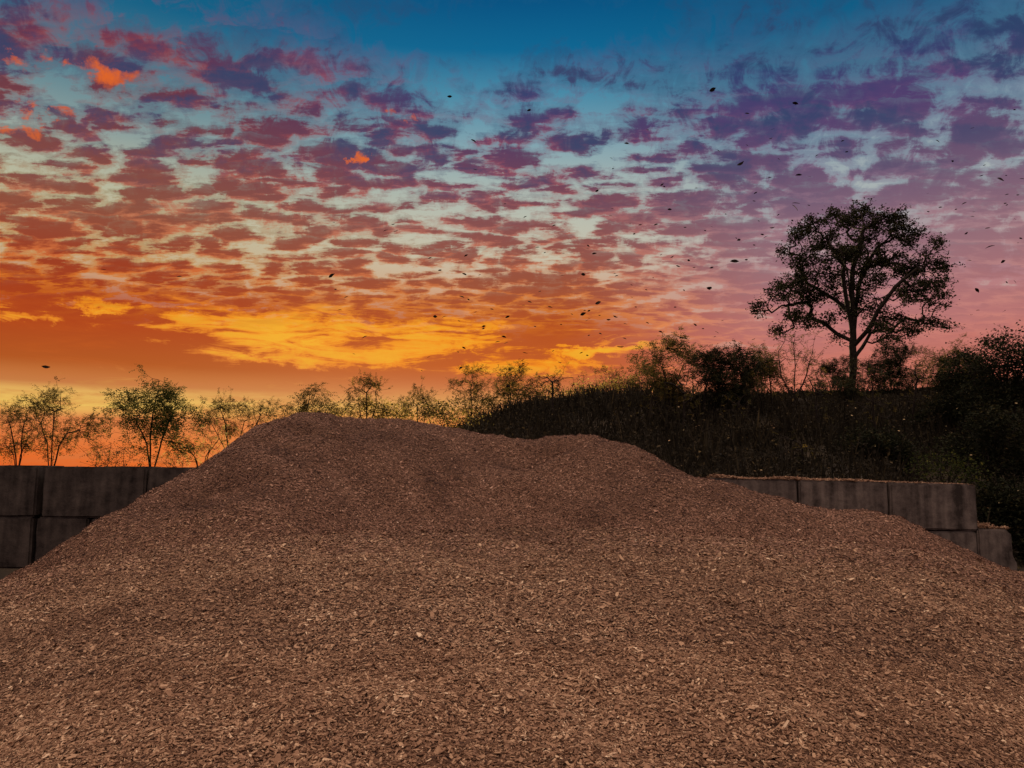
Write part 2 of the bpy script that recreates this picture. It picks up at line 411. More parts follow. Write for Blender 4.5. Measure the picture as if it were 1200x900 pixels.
def bed_mat():
    """packed fine chips and dust between the loose ones"""
    m, t, b = new_mat("packed_chips")
    g = t.nodes.new('ShaderNodeTexCoord')
    mp = t.nodes.new('ShaderNodeMapping'); t.links.new(g.outputs['Object'], mp.inputs[0]); mp.inputs['Scale'].default_value = (1, 1.0, 1.0)
    v = t.nodes.new('ShaderNodeTexVoronoi'); v.inputs['Scale'].default_value = 42; t.links.new(mp.outputs[0], v.inputs['Vector'])
    r = t.nodes.new('ShaderNodeValToRGB'); e = r.color_ramp.elements; e[0].color = (.03, .014, .010, 1); e[1].color = (.20, .11, .07, 1)
    e[0].position = .1
    s = t.nodes.new('ShaderNodeSeparateColor'); t.links.new(v.outputs['Color'], s.inputs[0]); t.links.new(s.outputs[0], r.inputs[0])
    t.links.new(r.outputs[0], b.inputs['Base Color'])
    bp = t.nodes.new('ShaderNodeBump'); bp.inputs['Strength'].default_value = .9; bp.inputs['Distance'].default_value = .012
    t.links.new(v.outputs['Distance'], bp.inputs['Height']); t.links.new(bp.outputs[0], b.inputs['Normal'])
    return m

# bed: a fan of rows that follow the heap, closed down to the yard
tt = np.concatenate([np.linspace(-1.5, -.75, 40)[:-1], np.linspace(-.75, .75, 520), np.linspace(.75, 1.5, 40)[1:]])
yy = np.concatenate([np.linspace(1.2, 4, 30)[:-1], np.linspace(4, 15.6, 460), np.linspace(15.6, 20, 50)[1:]])
TT, YY = np.meshgrid(tt, yy)
XX = TT * YY
ZZ = pile_h(XX, YY)
nr, nc = TT.shape
idx = np.arange(nr * nc).reshape(nr, nc)
F = np.stack([idx[:-1, :-1], idx[:-1, 1:], idx[1:, 1:], idx[1:, :-1]], -1).reshape(-1, 4)
pile = link("wood_chip_pile", mesh_np("wood_chip_pile", np.stack([XX, YY, ZZ], -1).reshape(-1, 3), [F], smooth=True), mat=bed_mat())
tag(pile, "huge brown heap of loose wood chips with two rounded summits between the concrete block walls", "wood chip pile")

def frame_from(nrm, yaw, tilt_a, tilt_d):
    n = unit(nrm + np.stack([np.cos(tilt_d), np.sin(tilt_d), np.zeros_like(tilt_d)], -1) * np.tan(tilt_a)[:, None])
    a = np.stack([np.cos(yaw), np.sin(yaw), np.zeros_like(yaw)], -1)
    u = unit(a - n * (a * n).sum(-1, keepdims=True))
    return u, np.cross(n, u), n

def make_chips(P, Nn, L, Wd, T, thick, rng, tiltmax=.55):
    n = len(P)
    yaw = rng.uniform(0, 2 * np.pi, n)
    tilt = np.abs(rng.normal(0, tiltmax, n)).clip(0, 1.2); td = rng.uniform(0, 2 * np.pi, n)
    u, v, w = frame_from(Nn, yaw, tilt, td)
    # six outline points: two blunt or pointed ends and a waist, lightly bent
    s = np.array([-1, -.15, 1, 1, -.05, -1.]); q = np.array([-1, -1, -1, 1, 1, 1.])
    sx = s[None] * L[:, None] * .5 * rng.uniform(.75, 1.15, (n, 6))
    qy = q[None] * Wd[:, None] * .5 * rng.uniform(.25, 1.2, (n, 6)); qy[:, [1, 4]] = q[[1, 4]][None] * Wd[:, None] * .5 * rng.uniform(.8, 1.25, (n, 2))
    bend = rng.normal(0, .10, n)[:, None] * (sx ** 2) / np.maximum(L[:, None], 1e-4) * 2 + rng.normal(0, .08, (n, 6)) * Wd[:, None]
    top = P[:, None] + u[:, None] * sx[..., None] + v[:, None] * qy[..., None] + w[:, None] * bend[..., None]
    if thick is None:
        V = top.reshape(-1, 3); b = np.arange(n)[:, None] * 6
        f = np.concatenate([b + np.array([[0, 1, 4, 5]]), b + np.array([[1, 2, 3, 4]])])
        return V, [f.reshape(-1, 4)], np.concatenate([T, T])
    bot = top - w[:, None] * thick[:, None, None]
    V = np.concatenate([top, bot], 1).reshape(-1, 3); b = np.arange(n)[:, None] * 12
    pat = [(0, 1, 4, 5), (1, 2, 3, 4), (0, 6, 7, 1), (1, 7, 8, 2), (2, 8, 9, 3), (3, 9, 10, 4), (4, 10, 11, 5), (5, 11, 6, 0), (6, 11, 10, 7), (7, 10, 9, 8)]
    f = np.concatenate([b + np.array([p]) for p in pat])
    tn = np.concatenate([T, T] + [np.clip(T + .12, 0, 1)] * 6 + [T, T])
    return V, [f], tn

def surface(X, Y):
    e = .03
    z = pile_h(X, Y); zx = (pile_h(X + e, Y) - z) / e; zy = (pile_h(X, Y + e) - z) / e
    return z, unit(np.stack([-zx, -zy, np.ones_like(z)], -1))

def scatter(Y0, Y1, dens, seed, thick, lmed):
    r = np.random.default_rng(seed)
    area = .5 * 1.62 * (Y1 ** 2 - Y0 ** 2); n = int(area * dens)
    Y = np.sqrt(r.uniform(Y0 ** 2, Y1 ** 2, n)); t = r.uniform(-.81, .81, n); X = t * Y
    z, nn = surface(X, Y)
    L = np.exp(r.normal(math.log(lmed), .42, n)).clip(.009, .085)
    Wd = L * r.uniform(.16, .55, n); Wd = np.minimum(Wd, .030)
    # chips on the heap behind are darker than on the lobe in front
    rear = np.clip((Y - 7.6 - .7 * W1(X * .6, Y) - .15 * W3(X, Y)) / 3.4, 0, 1)
    hollow_dark = np.zeros(n)                   # shade of the hollows put into chip tone, with redder chips laid open
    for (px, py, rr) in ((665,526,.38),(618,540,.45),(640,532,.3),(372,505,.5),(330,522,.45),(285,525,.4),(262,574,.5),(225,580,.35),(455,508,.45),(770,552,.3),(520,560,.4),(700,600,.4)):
        c = hit(px, py); hollow_dark = np.maximum(hollow_dark, np.exp(-((X - c[0]) / (rr * 1.6)) ** 2 - ((Y - c[1] + .25 * W2(X, Y)) / rr) ** 2))
    hollow_dark = hollow_dark * np.clip(.7 + .5 * W3(X, Y), 0, 1.2)
    P0 = r.normal(0, 1, n); T = np.clip(.49 - .12 * rear - .20 * hollow_dark + P0 * (.185 - .02 * rear) + .05 * W1(X * .8, Y * 2.2) + .04 * W2(X * 1.7, Y * 1.7) + .02 * W4(X, Y), 0, 1)
    if not thick: T = T + 2.0 * (r.random(n) < rear)
    P = np.stack([X, Y, z + r.uniform(-.012, .018, n)], -1)
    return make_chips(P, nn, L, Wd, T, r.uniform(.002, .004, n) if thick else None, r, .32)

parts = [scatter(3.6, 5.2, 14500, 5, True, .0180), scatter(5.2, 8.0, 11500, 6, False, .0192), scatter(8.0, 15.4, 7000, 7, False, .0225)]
V, Fs, T, o = [], [], [], 0
for v, f, tn in parts:
    V.append(v); Fs.append(np.concatenate(f) + o); T.append(tn); o += len(v)
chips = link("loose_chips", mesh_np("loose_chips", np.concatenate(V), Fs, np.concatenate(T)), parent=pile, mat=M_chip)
tag(chips, kind="stuff")
# ------------------------------------------------------------------ ground, bank, block walls
LEVEL = 1.42                                 # level of the land behind the block walls
def ground_z(X, Y):
    back = 1 / (1 + np.exp(-(Y - 14.6) * 5)) * (1 - np.clip((X - 7.4) / .6, 0, 1) * (Y < 30))
    n = .05 * W1(X * .5, Y * .5)
    return -.13 + back * (LEVEL + .13) + n * (.2 + .8 * back)
BANK = np.array([(420,556),(480,535),(520,514),(550,500),(575,491),(600,484),(640,477),(680,471),(720,466),(760,463),(850,461),(1000,458),(1100,453),(1200,444),(1400,432),(1800,440)], float)
bank_t = np.array([direction(a, b)[0] / direction(a, b)[1] for a, b in BANK])
BY = 36.0
bank_z = np.array([at(a, b, BY)[2] for a, b in BANK])
BW1, BW2 = Waves(21, .45), Waves(22, 1.6)
def bank_h(X, Y):
    t = X / Y
    zc = np.interp(t, bank_t, bank_z, left=LEVEL - .6)
    u = np.clip((Y - 15.2) / (BY - 15.2), 0, 1)
    k = u ** .85
    z = (LEVEL - .25) * (1 - k) + zc * k
    east = np.clip((X - 7.6 - (Y - 15) * .1) / 1.6, 0, 1)
    ke = np.clip((Y - 14.0) / (BY - 13.6), 0, 1) ** .8
    z = z * (1 - east) + (-.75 * (1 - ke) + zc * ke) * east
    z = np.where(t < bank_t[0], LEVEL - .6, z)
    far = np.clip((Y - BY) / 40, 0, 1)
    return z - far * .8 + (.16 * BW1(X, Y) + .05 * BW2(X, Y)) * np.clip(u * 4, 0, 1) * (1 - .6 * (u > .93))

M_soil = solid_mat("dark_soil", (.018, .014, .010), (.050, .038, .024), .8, .5, 8)
M_field = solid_mat("dry_meadow", (.045, .045, .018), (.12, .10, .045), .35, .4, 5)
gx = np.concatenate([-np.geomspace(3000, 30, 26), np.linspace(-28, 28, 113), np.geomspace(30, 3000, 26)])
gy = np.concatenate([-np.geomspace(2000, 10, 16), np.linspace(-8, 30, 115), np.geomspace(32, 3500, 34)])
GX, GY = np.meshgrid(gx, gy); GZ = ground_z(GX, GY)
idx = np.arange(GX.size).reshape(GX.shape)
GF = np.stack([idx[:-1, :-1], idx[:-1, 1:], idx[1:, 1:], idx[1:, :-1]], -1).reshape(-1, 4)
g = link("ground", mesh_np("ground", np.stack([GX, GY, GZ], -1).reshape(-1, 3), [GF], smooth=True), mat=M_soil)
tag(g, kind="structure")

bt = np.linspace(bank_t[0] - .02, 2.1, 260); by = np.concatenate([np.linspace(14.2, 37, 160), np.geomspace(37.5, 110, 30)])
BT, BYY = np.meshgrid(bt, by); BX = BT * BYY; BZ = bank_h(BX, BYY)
idx = np.arange(BX.size).reshape(BX.shape)
BF = np.stack([idx[:-1, :-1], idx[:-1, 1:], idx[1:, 1:], idx[1:, :-1]], -1).reshape(-1, 4)
bk = link("bank", mesh_np("bank", np.stack([BX, BYY, BZ], -1).reshape(-1, 3), [BF], smooth=True), mat=M_soil)
tag(bk, kind="structure")

def concrete(name, k):
    m, t, b = new_mat(name)
    g = t.nodes.new('ShaderNodeTexCoord')
    oi = t.nodes.new('ShaderNodeObjectInfo')
    ad = t.nodes.new('ShaderNodeVectorMath'); ad.operation = 'ADD'; t.links.new(g.outputs['Object'], ad.inputs[0])
    ml = t.nodes.new('ShaderNodeMath'); ml.operation = 'MULTIPLY'; t.links.new(oi.outputs['Random'], ml.inputs[0]); ml.inputs[1].default_value = 37
    t.links.new(ml.outputs[0], ad.inputs[1])
    mp = t.nodes.new('ShaderNodeMapping'); t.links.new(ad.outputs[0], mp.inputs[0]); mp.inputs['Scale'].default_value = (7, 7, .7)
    n1 = t.nodes.new('ShaderNodeTexNoise'); t.links.new(mp.outputs[0], n1.inputs['Vector']); n1.inputs['Scale'].default_value = 1; n1.inputs['Detail'].default_value = 6
    n2 = t.nodes.new('ShaderNodeTexNoise'); t.links.new(ad.outputs[0], n2.inputs['Vector']); n2.inputs['Roughness'].default_value = .68; n2.inputs['Scale'].default_value = 5.5; n2.inputs['Detail'].default_value = 8
    s = t.nodes.new('ShaderNodeMath'); s.operation = 'ADD'; t.links.new(n1.outputs[0], s.inputs[0]); t.links.new(n2.outputs[0], s.inputs[1])
    h = t.nodes.new('ShaderNodeMath'); h.operation = 'MULTIPLY'; t.links.new(s.outputs[0], h.inputs[0]); h.inputs[1].default_value = .5
    r = t.nodes.new('ShaderNodeValToRGB'); e = r.color_ramp.elements
    e[0].position = .36; e[0].color = (.016*k, .013*k, .012*k, 1); e[1].position = .64; e[1].color = (.092*k, .078*k, .070*k, 1)
    x = e.new(.48); x.color = (.048*k, .040*k, .037*k, 1)
    t.links.new(h.outputs[0], r.inputs[0]); t.links.new(r.outputs[0], b.inputs['Base Color'])
    n3 = t.nodes.new('ShaderNodeTexNoise'); t.links.new(ad.outputs[0], n3.inputs['Vector']); n3.inputs['Scale'].default_value = 45; n3.inputs['Detail'].default_value = 6
    bp = t.nodes.new('ShaderNodeBump'); bp.inputs['Strength'].default_value = .5; bp.inputs['Distance'].default_value = .01
    t.links.new(n3.outputs[0], bp.inputs['Height']); t.links.new(bp.outputs[0], b.inputs['Normal'])
    return m
M_dark_conc = concrete('dark_concrete', .95); M_pale_conc = concrete('weathered_concrete', 2.15)  # left wall blocks use a darker concrete than the right wall
import bmesh
def block_mesh(L, H, D, seed, broken=False):
    r = random.Random(seed)
    bm = bmesh.new(); bmesh.ops.create_cube(bm, size=1)
    for v in bm.verts: v.co = Vector((v.co.x * L, v.co.y * D, (v.co.z + .5) * H))
    bmesh.ops.bevel(bm, geom=list(bm.edges), offset=.028, segments=2, affect='EDGES')
    bmesh.ops.subdivide_edges(bm, edges=[e for e in bm.edges if e.calc_length() > .2], cuts=9, use_grid_fill=True)
    w = Waves(seed, 5.0); w2 = Waves(seed + 1, 16.)
    for v in bm.verts:
        edge = (abs(abs(v.co.x) - L / 2) < .03) + (abs(abs(v.co.y) - D / 2) < .03) + (min(v.co.z, H - v.co.z) < .03)
        d = .004 * float(w2(v.co.x + v.co.y * 2, v.co.z)) + .004 * float(w(v.co.x - v.co.y, v.co.z))
        if edge >= 2: d -= abs(r.gauss(0, .006))
        n = Vector((v.co.x / L, v.co.y / D, (v.co.z - H / 2) / H)).normalized()
        v.co += n * d
        if broken and v.co.x > L * .22:
            k = (v.co.x - L * .22) / (L * .28); zf = v.co.z / H
            v.co.x -= k * (.05 + .10 * zf * zf + .03 * float(w2(v.co.y, v.co.z)))
            v.co.z -= k * zf * .07
    me = bpy.data.meshes.new("concrete_block"); bm.to_mesh(me); bm.free()
    for p in me.polygons: p.use_smooth = False
    me.materials.append(M_dark_conc if seed < 40 else M_pale_conc)
    return me

def block(x0, x1, ytop, Y, H=.79, D=.8, seed=1, tilt=0, yaw=0, label="", broken=False):
    a, b = at(x0, ytop, Y), at(x1, ytop, Y)
    L = b[0] - a[0] - .012
    o = link("concrete_block", block_mesh(L, H, D, seed, broken), loc=((a[0] + b[0]) / 2, Y + D / 2, a[2] - H))
    o.rotation_euler = (0, math.radians(tilt), math.radians(yaw))
    tag(o, label, "concrete block", "big concrete blocks stacked as yard walls")
    return o
LY, RY = 12.0, 13.3
block(-76, 44, 545.5, LY, seed=31, yaw=1.0, label="dark top row block of the left wall, cut off by the left edge")
block(51, 171.5, 546.5, LY, seed=32, label="whole dark block in the top row of the left wall under the small trees")
block(173.5, 293, 547.5, LY, seed=33, yaw=-.6, label="top row block of the left wall that runs in behind the chip pile")
block(-84, 38, 605.5, LY - .01, seed=34, yaw=.7, label="lower row block of the left wall at the left edge")
block(43, 104, 606, LY, seed=35, label="short lower row block of the left wall beside the foot of the chip pile")
block(106, 228, 606.5, LY + .01, seed=36, label="lower row block of the left wall almost buried by the chip slope")
block(826, 933, 561, RY + .03, seed=41, tilt=.9, label="top row block of the right wall rising out of the chip slope")
block(935, 1039.5, 563.5, RY, seed=42, tilt=1.2, label="middle top row block of the right wall with dark stains")
block(1041, 1143.5, 566.5, RY - .02, seed=43, tilt=1.2, yaw=.8, label="palest top row block at the free end of the right wall")
block(1040, 1146, 622.5, RY, seed=44, tilt=.5, label="lower row block of the right wall under the pale end block")
block(1148, 1194, 620, RY - .05, seed=45, tilt=.5, yaw=-5, broken=True, label="short broken lower block at the far right end of the right wall")
block(934, 1038, 621, RY + .02, seed=46, tilt=.5, label="lower row block of the right wall mostly hidden by wood chips")

# chips lying on top of the right wall
r = np.random.default_rng(77); Vs, Fs2, Ts, o = [], [], [], 0
def strew(x0, x1, y0, y1, zt0, zt1, n, heap, seed):
    r = np.random.default_rng(seed)
    a, b = at(x0, y0, RY), at(x1, y1, RY)
    s = r.uniform(0, 1, n); X = a[0] + (b[0] - a[0]) * s; Y = RY + r.beta(1.1, 1.5, n) * .7 + .01
    hz = heap * (.5 + .5 * W3(X * .6, Y)).clip(0, 1.6)
    Z = a[2] + (b[2] - a[2]) * s + r.uniform(0, 1, n) * hz + .006
    L = np.exp(r.normal(math.log(.034), .4, n)); Wd = np.minimum(L * r.uniform(.25, .6, n), .025)
    return make_chips(np.stack([X, Y, Z], -1), np.tile([0, 0, 1.], (n, 1)), L, Wd, np.clip(r.normal(.42, .18, n), 0, 1), r.uniform(.002, .005, n), r, .5)
for args in ((838, 1040, 560, 565.5, 0, 0, 4200, .055, 81), (1040, 1143, 565.0, 569, 0, 0, 900, .022, 82), (1148, 1185, 619, 621, 0, 0, 1500, .10, 83)):
    v, f, tn = strew(*args); Vs.append(v); Fs2.append(f[0] + o); Ts.append(tn); o += len(v)
wc = link("scattered_wood_chips", mesh_np("scattered_wood_chips", np.concatenate(Vs), Fs2, np.concatenate(Ts)), mat=M_chip)
tag(wc, "thin crust of pale wood chips lying along the top of the right wall", "wood chips", kind="stuff")
# ------------------------------------------------------------------ trees, shrubs, undergrowth
M_bark = solid_mat("dark_bark", (.010, .007, .006), (.030, .023, .018), 9, .6, 30)
M_oak = leaf_mat("oak_leaves", [(0, (.012, .016, .008)), (.6, (.030, .034, .014)), (1, (.075, .060, .020))], .15)
M_green = leaf_mat("green_leaves", [(0, (.020, .030, .010)), (.6, (.060, .075, .020)), (1, (.16, .15, .03))], .45)
M_olive = leaf_mat("olive_leaves", [(0, (.030, .034, .012)), (.6, (.095, .085, .026)), (1, (.22, .15, .04))], .5)
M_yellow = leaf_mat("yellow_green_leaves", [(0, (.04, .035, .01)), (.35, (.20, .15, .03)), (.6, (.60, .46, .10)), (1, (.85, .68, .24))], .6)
M_dark = leaf_mat("dark_leaves", [(0, (.008, .012, .006)), (.6, (.022, .026, .011)), (1, (.060, .050, .018))], .2)  # dark leaf colour of the bushes and the crest trees

def grow(P, seeds, bf=.45, seg=.35, jit=.06, rng=None):
    """join scattered points to the seed polylines by short total paths; returns nodes, parents"""
    pts = [s for s in seeds]                       # (point, parent, pathlength)
    nodes = [p for p, _, _ in pts]; par = [q for _, q, _ in pts]; pl = [l for _, _, l in pts]
    NP = np.array(nodes); n = len(P)
    D = np.linalg.norm(P[:, None] - NP[None], axis=2) + bf * np.array(pl)[None]
    best = D.argmin(1); cost = D[np.arange(n), best]
    done = np.zeros(n, bool)
    for _ in range(n):
        c = np.where(done, 1e9, cost); j = int(c.argmin()); done[j] = True
        a = np.array(nodes[best[j]]); b = P[j]; ln = np.linalg.norm(b - a)
        k = max(1, int(ln / seg)); prev = best[j]; base = pl[prev]
        for i in range(1, k + 1):
            f = i / k; q = a * (1 - f) + b * f
            if i < k:
                q = q + rng.normal(0, jit * ln * .5, 3) * math.sin(math.pi * f); q[2] += .07 * ln * math.sin(math.pi * f)
            nodes.append(q); par.append(prev); pl.append(base + ln * f); prev = len(nodes) - 1
            d = np.linalg.norm(P - q, axis=1) + bf * pl[-1]
            m = d < cost; best[m] = prev; cost[m] = d[m]
    return np.array(nodes), np.array(par)

def radii(par, tip, expo, n):
    w = np.zeros(n); ch = np.bincount(par[par >= 0], minlength=n)
    w[ch == 0] = 1.0
    for i in range(n - 1, -1, -1):
        if par[i] >= 0: w[par[i]] += w[i]
    return tip * w ** (1 / expo), ch

def tubes(nodes, par, rad, sides=5, rmax=None):
    if rmax: rad = np.minimum(rad, rmax)
    e = np.where(par >= 0)[0]; a, b = nodes[par[e]], nodes[e]
    d = unit(b - a); ref = np.where(np.abs(d[:, 2:3]) > .9, np.array([[1., 0, 0]]), np.array([[0, 0, 1.]]))
    u = unit(np.cross(d, ref)); v = np.cross(d, u)
    an = np.arange(sides) / sides * 2 * np.pi
    ring = u[:, None] * np.cos(an)[None, :, None] + v[:, None] * np.sin(an)[None, :, None]
    ra = np.minimum(rad[par[e]], rad[e] * 1.35)[:, None, None]; rb = rad[e][:, None, None]
    A = a[:, None] - d[:, None] * ra * .25 + ring * ra; B = b[:, None] + ring * rb
    V = np.concatenate([A, B], 1).reshape(-1, 3); m = len(e); base = np.arange(m)[:, None] * (2 * sides)
    F = np.concatenate([base + np.array([[i, (i + 1) % sides, sides + (i + 1) % sides, sides + i]]) for i in range(sides)])
    return V, F

def leaf_quads(P, size, rng, tone, aspect=.55, flat=None):
    n = len(P)
    d = unit(rng.normal(0, 1, (n, 3)) * (np.array([1, 1, .6]) if flat is None else np.array([1, 1, flat])))
    nn = unit(rng.normal(0, 1, (n, 3)) + np.array([0, 0, .7])); s = unit(np.cross(d, nn)); nn = np.cross(s, d)
    L = size * rng.uniform(.6, 1.35, n); Wd = L * aspect * rng.uniform(.7, 1.2, n)
    a = P; c = P + d * L[:, None]
    m = P + d * (L * .5)[:, None] + nn * (L * .10)[:, None]
    b1 = m + s * (Wd * .5)[:, None]; b2 = m - s * (Wd * .5)[:, None]
    V = np.stack([a, b1, c, b2], 1).reshape(-1, 3)
    F = np.arange(n)[:, None] * 4 + np.array([[0, 1, 2, 3]])
    return V, F, tone

def pinnate(P, D, rng, nl, length, leaf, droop=.5):
    """sprays of paired leaflets on an arching midrib"""
    n = len(P); D = unit(D + rng.normal(0, .35, (n, 3)))
    Ls = length * rng.uniform(.6, 1.25, n); V = []; tn = rng.uniform(0, 1, n)
    T = []
    for i in range(nl):
        f = (i // 2 + 1) / (nl // 2 + .5); sgn = 1 if i % 2 else -1
        q = P + D * (Ls * f)[:, None]; q[:, 2] -= droop * Ls * f * f
        t = D.copy(); t[:, 2] -= 2 * droop * f; t = unit(t)
        sd = unit(np.cross(t, np.tile([0, 0, 1.], (n, 1)) + rng.normal(0, .3, (n, 3))))
        l = leaf * rng.uniform(.7, 1.2, n) * (1 - .3 * f)
        dr = unit(sd * sgn + t * .55 + rng.normal(0, .15, (n, 3))); dr[:, 2] -= .25
        up = unit(np.cross(dr, t)) ; w = unit(np.cross(up, dr))
        c = q + dr * l[:, None]; m = q + dr * (l * .5)[:, None]
        V.append(np.stack([q, m + w * (l * .19)[:, None], c, m - w * (l * .19)[:, None]], 1)); T.append(tn)
    V = np.concatenate(V).reshape(-1, 3); F = np.arange(len(V) // 4)[:, None] * 4 + np.array([[0, 1, 2, 3]])
    return V, F, np.concatenate(T)

def plant(name, label, cat, group, base, blobs, depth, seed, n=260, stems=None, style='leaf', mat=None, leaf=.07, per=6, tip=.006,
          expo=2.4, rmax=None, thick=.8, bf=.4, seg=.3, sprawl=0, low=.0, spread=.16, nl=9, spray=.35, droop=.5, twig_only=0.0, shoots=.09, puff=0):
    """base: pixel of the foot or None with world xyz; blobs: crown lobes as pixels (x, y, rx, ry) at that depth; stems: pixel polylines"""
    rng = np.random.default_rng(seed)
    X0 = at(base[0], base[1], depth)
    X0[2] = max(float(ground_z(X0[0], X0[1])), float(bank_h(X0[0], X0[1])) if X0[0] / X0[1] > bank_t[0] else -9) - .04
    pxm = depth / F0
    w = np.array([b[2] * b[3] * (b[4] if len(b) > 4 else 1) for b in blobs], float); w /= w.sum()
    P = []
    R = max(b[2] for b in blobs) * pxm
    for b, k in zip(blobs, w):
        m = max(3, int(round(n * k))); c = at(b[0], b[1], depth)
        c[1] += rng.uniform(-.45, .45) * thick * R * 1.5 * (1 if len(blobs) > 2 else 0)
        if puff:
            kk = max(3, m // 13); pc = unit(rng.normal(0, 1, (kk, 3))) * (rng.uniform(.1, 1, kk) ** .4)[:, None]
            pc = c + pc * np.array([b[2] * pxm, max(b[2], b[3]) * pxm * .8, b[3] * pxm]); sel = rng.integers(0, kk, m)
            P.append(pc[sel] + rng.normal(0, 1, (m, 3)) * puff * np.array([1, 1, .7]) * rng.uniform(.6, 1.3, kk)[sel][:, None]); continue
        v = unit(rng.normal(0, 1, (m, 3))) * (rng.uniform(.12, 1, m) ** (1 / 2.2))[:, None]
        sh = rng.random(m) < shoots; v[sh] *= rng.uniform(1.1, 1.6, (sh.sum(), 1)); v[sh, 2] = np.abs(v[sh, 2]) * 1.25
        P.append(c + v * np.array([b[2] * pxm, max(b[2], b[3]) * .5 * (1 + thick) * pxm * .8, b[3] * pxm]))
    P = np.concatenate(P); P[:, 2] = np.maximum(P[:, 2], X0[2] + low)
    seeds = [(X0, -1, 0.0)]
    for st in (stems or []):
        prev, pp, ln = 0, X0, 0.0
        for q in st:
            c = at(q[0], q[1], depth); c[1] += (q[2] if len(q) > 2 else 0)
            L = np.linalg.norm(c - pp); k = max(1, int(L / seg))
            for i in range(1, k + 1):
                f = i / k; x = pp * (1 - f) + c * f + (rng.normal(0, .012, 3) * L if i < k else 0)
                seeds.append((x, prev, (ln + L * f) * .55)); prev = len(seeds) - 1
            pp, ln = c, ln + L
    nodes, par = grow(P, seeds, bf, seg, rng=rng)
    rad, ch = radii(par, tip, expo, len(nodes))
    root = bpy.data.objects.new(name, None); COL.objects.link(root); root.location = tuple(X0); root.empty_display_size = .3
    tag(root, label, cat, group)
    V, F = tubes(nodes, par, rad, 6 if rmax is None or rmax > .1 else 4, rmax)
    tr = link("trunk", mesh_np("trunk", V - X0, [F], smooth=True), parent=root, mat=M_bark)
    # leaves on the thin outer twigs
    r0 = np.quantile(rad, .80); outer = np.where((rad <= r0) & (par >= 0))[0]
    if twig_only: outer = outer[rng.random(len(outer)) > twig_only]
    dirs = unit(nodes[outer] - nodes[par[outer]])
    if style == 'leaf':
        k = np.repeat(np.arange(len(outer)), per)
        C = nodes[outer][k] + rng.normal(0, spread, (len(k), 3)) * np.array([1, 1, .75])
        cl = rng.normal(0, .16, len(outer))
        v, f, tn = leaf_quads(C, leaf, rng, np.clip(rng.normal(.42, .2, len(k)) + cl[k], 0, 1))
    else:
        k = np.repeat(np.arange(len(outer)), per)
        v, f, tn = pinnate(nodes[outer][k], dirs[k] + rng.normal(0, .6, (len(k), 3)), rng, nl, spray, leaf, droop)
    cr = link("crown", mesh_np("crown", v - X0, [f], tn), parent=root, mat=mat)
    return root

ll = 850; 
def O(cx, cy, rx, ry, w=1): return (850 + cx / 3.214, 200 + cy / 3.214, rx / 3.214, ry / 3.214, w)
OAK = [O(540,135,58,32,1.3), O(430,145,42,26,1.2), O(600,195,62,45), O(490,215,85,50), O(330,205,42,24,1.2), O(268,255,44,46,1.2), O(235,310,18,24,1.3), O(350,275,75,50), O(440,320,80,50),
       O(560,290,105,60), O(675,270,48,50,1.2), O(780,290,30,20,1.4), O(705,345,95,50), O(795,355,42,36,1.2), O(835,400,18,18,1.4), O(600,375,95,50,.8), O(345,380,90,48), O(240,430,60,40,1.1), O(185,470,40,28,1.2),
       O(125,515,30,26,1.4), O(300,465,90,38,1.1), O(265,565,70,34,1.2), O(205,600,26,22,1.3), O(410,450,80,50,.6), O(380,545,60,24,.6), O(560,500,80,45,.7), O(690,470,90,50), O(800,485,34,38,1.2),
       O(640,580,85,40), O(745,560,55,26,1.1), O(815,592,24,20,1.4), O(690,615,40,22), O(600,625,50,20,.7), O(470,380,70,60,.6), O(460,520,70,50,.6), O(545,610,60,34,.6), O(425,610,45,26,.4), O(530,430,60,50,.5), O(290,330,50,40,.8), O(740,420,60,40,.8), O(640,220,50,40,.8), O(560,170,60,30,.8)]
def Q(cx, cy, d=0): return (850 + cx / 3.214, 200 + cy / 3.214, d)
plant("oak_tree", "big broad crowned tree standing alone above all others on the bank crest", "tree", None, (999, 466), OAK, 37.0, 501,
      n=5000, stems=[[Q(484,600), Q(500,500,.3), Q(530,400,.6), Q(590,290,.9)], [Q(476,600), Q(450,500,-.2), Q(430,400,-.4), Q(440,280,-.6)], [Q(476,540), Q(430,470,.7), Q(340,400,1.2), Q(290,300,1.4)], [Q(486,560), Q(560,490,.9), Q(650,450,1.3), Q(760,400,1.6)], [Q(479,760), Q(478,650), Q(482,560), Q(476,460), Q(478,380), Q(500,300), Q(520,220)], [Q(474,640), Q(440,610,.5), Q(400,560,.9), Q(350,535,1.2), Q(290,520,1.3)],
                     [Q(484,660), Q(515,610,-.6), Q(540,540,-1.), Q(590,460,-1.4), Q(660,400,-1.6)], [Q(490,700), Q(530,660,.4), Q(575,600,.8), Q(640,580,1.)], [Q(480,560), Q(440,480,-.8), Q(420,400,-1.2), Q(380,300,-1.4)], [Q(482,540), Q(520,440,.6), Q(560,340,1.2), Q(600,260,1.4)]],
      mat=M_oak, leaf=.125, per=8, tip=.0108, expo=2.42, rmax=.31, thick=1.0, bf=.22, seg=.40, spread=.11, puff=.19)

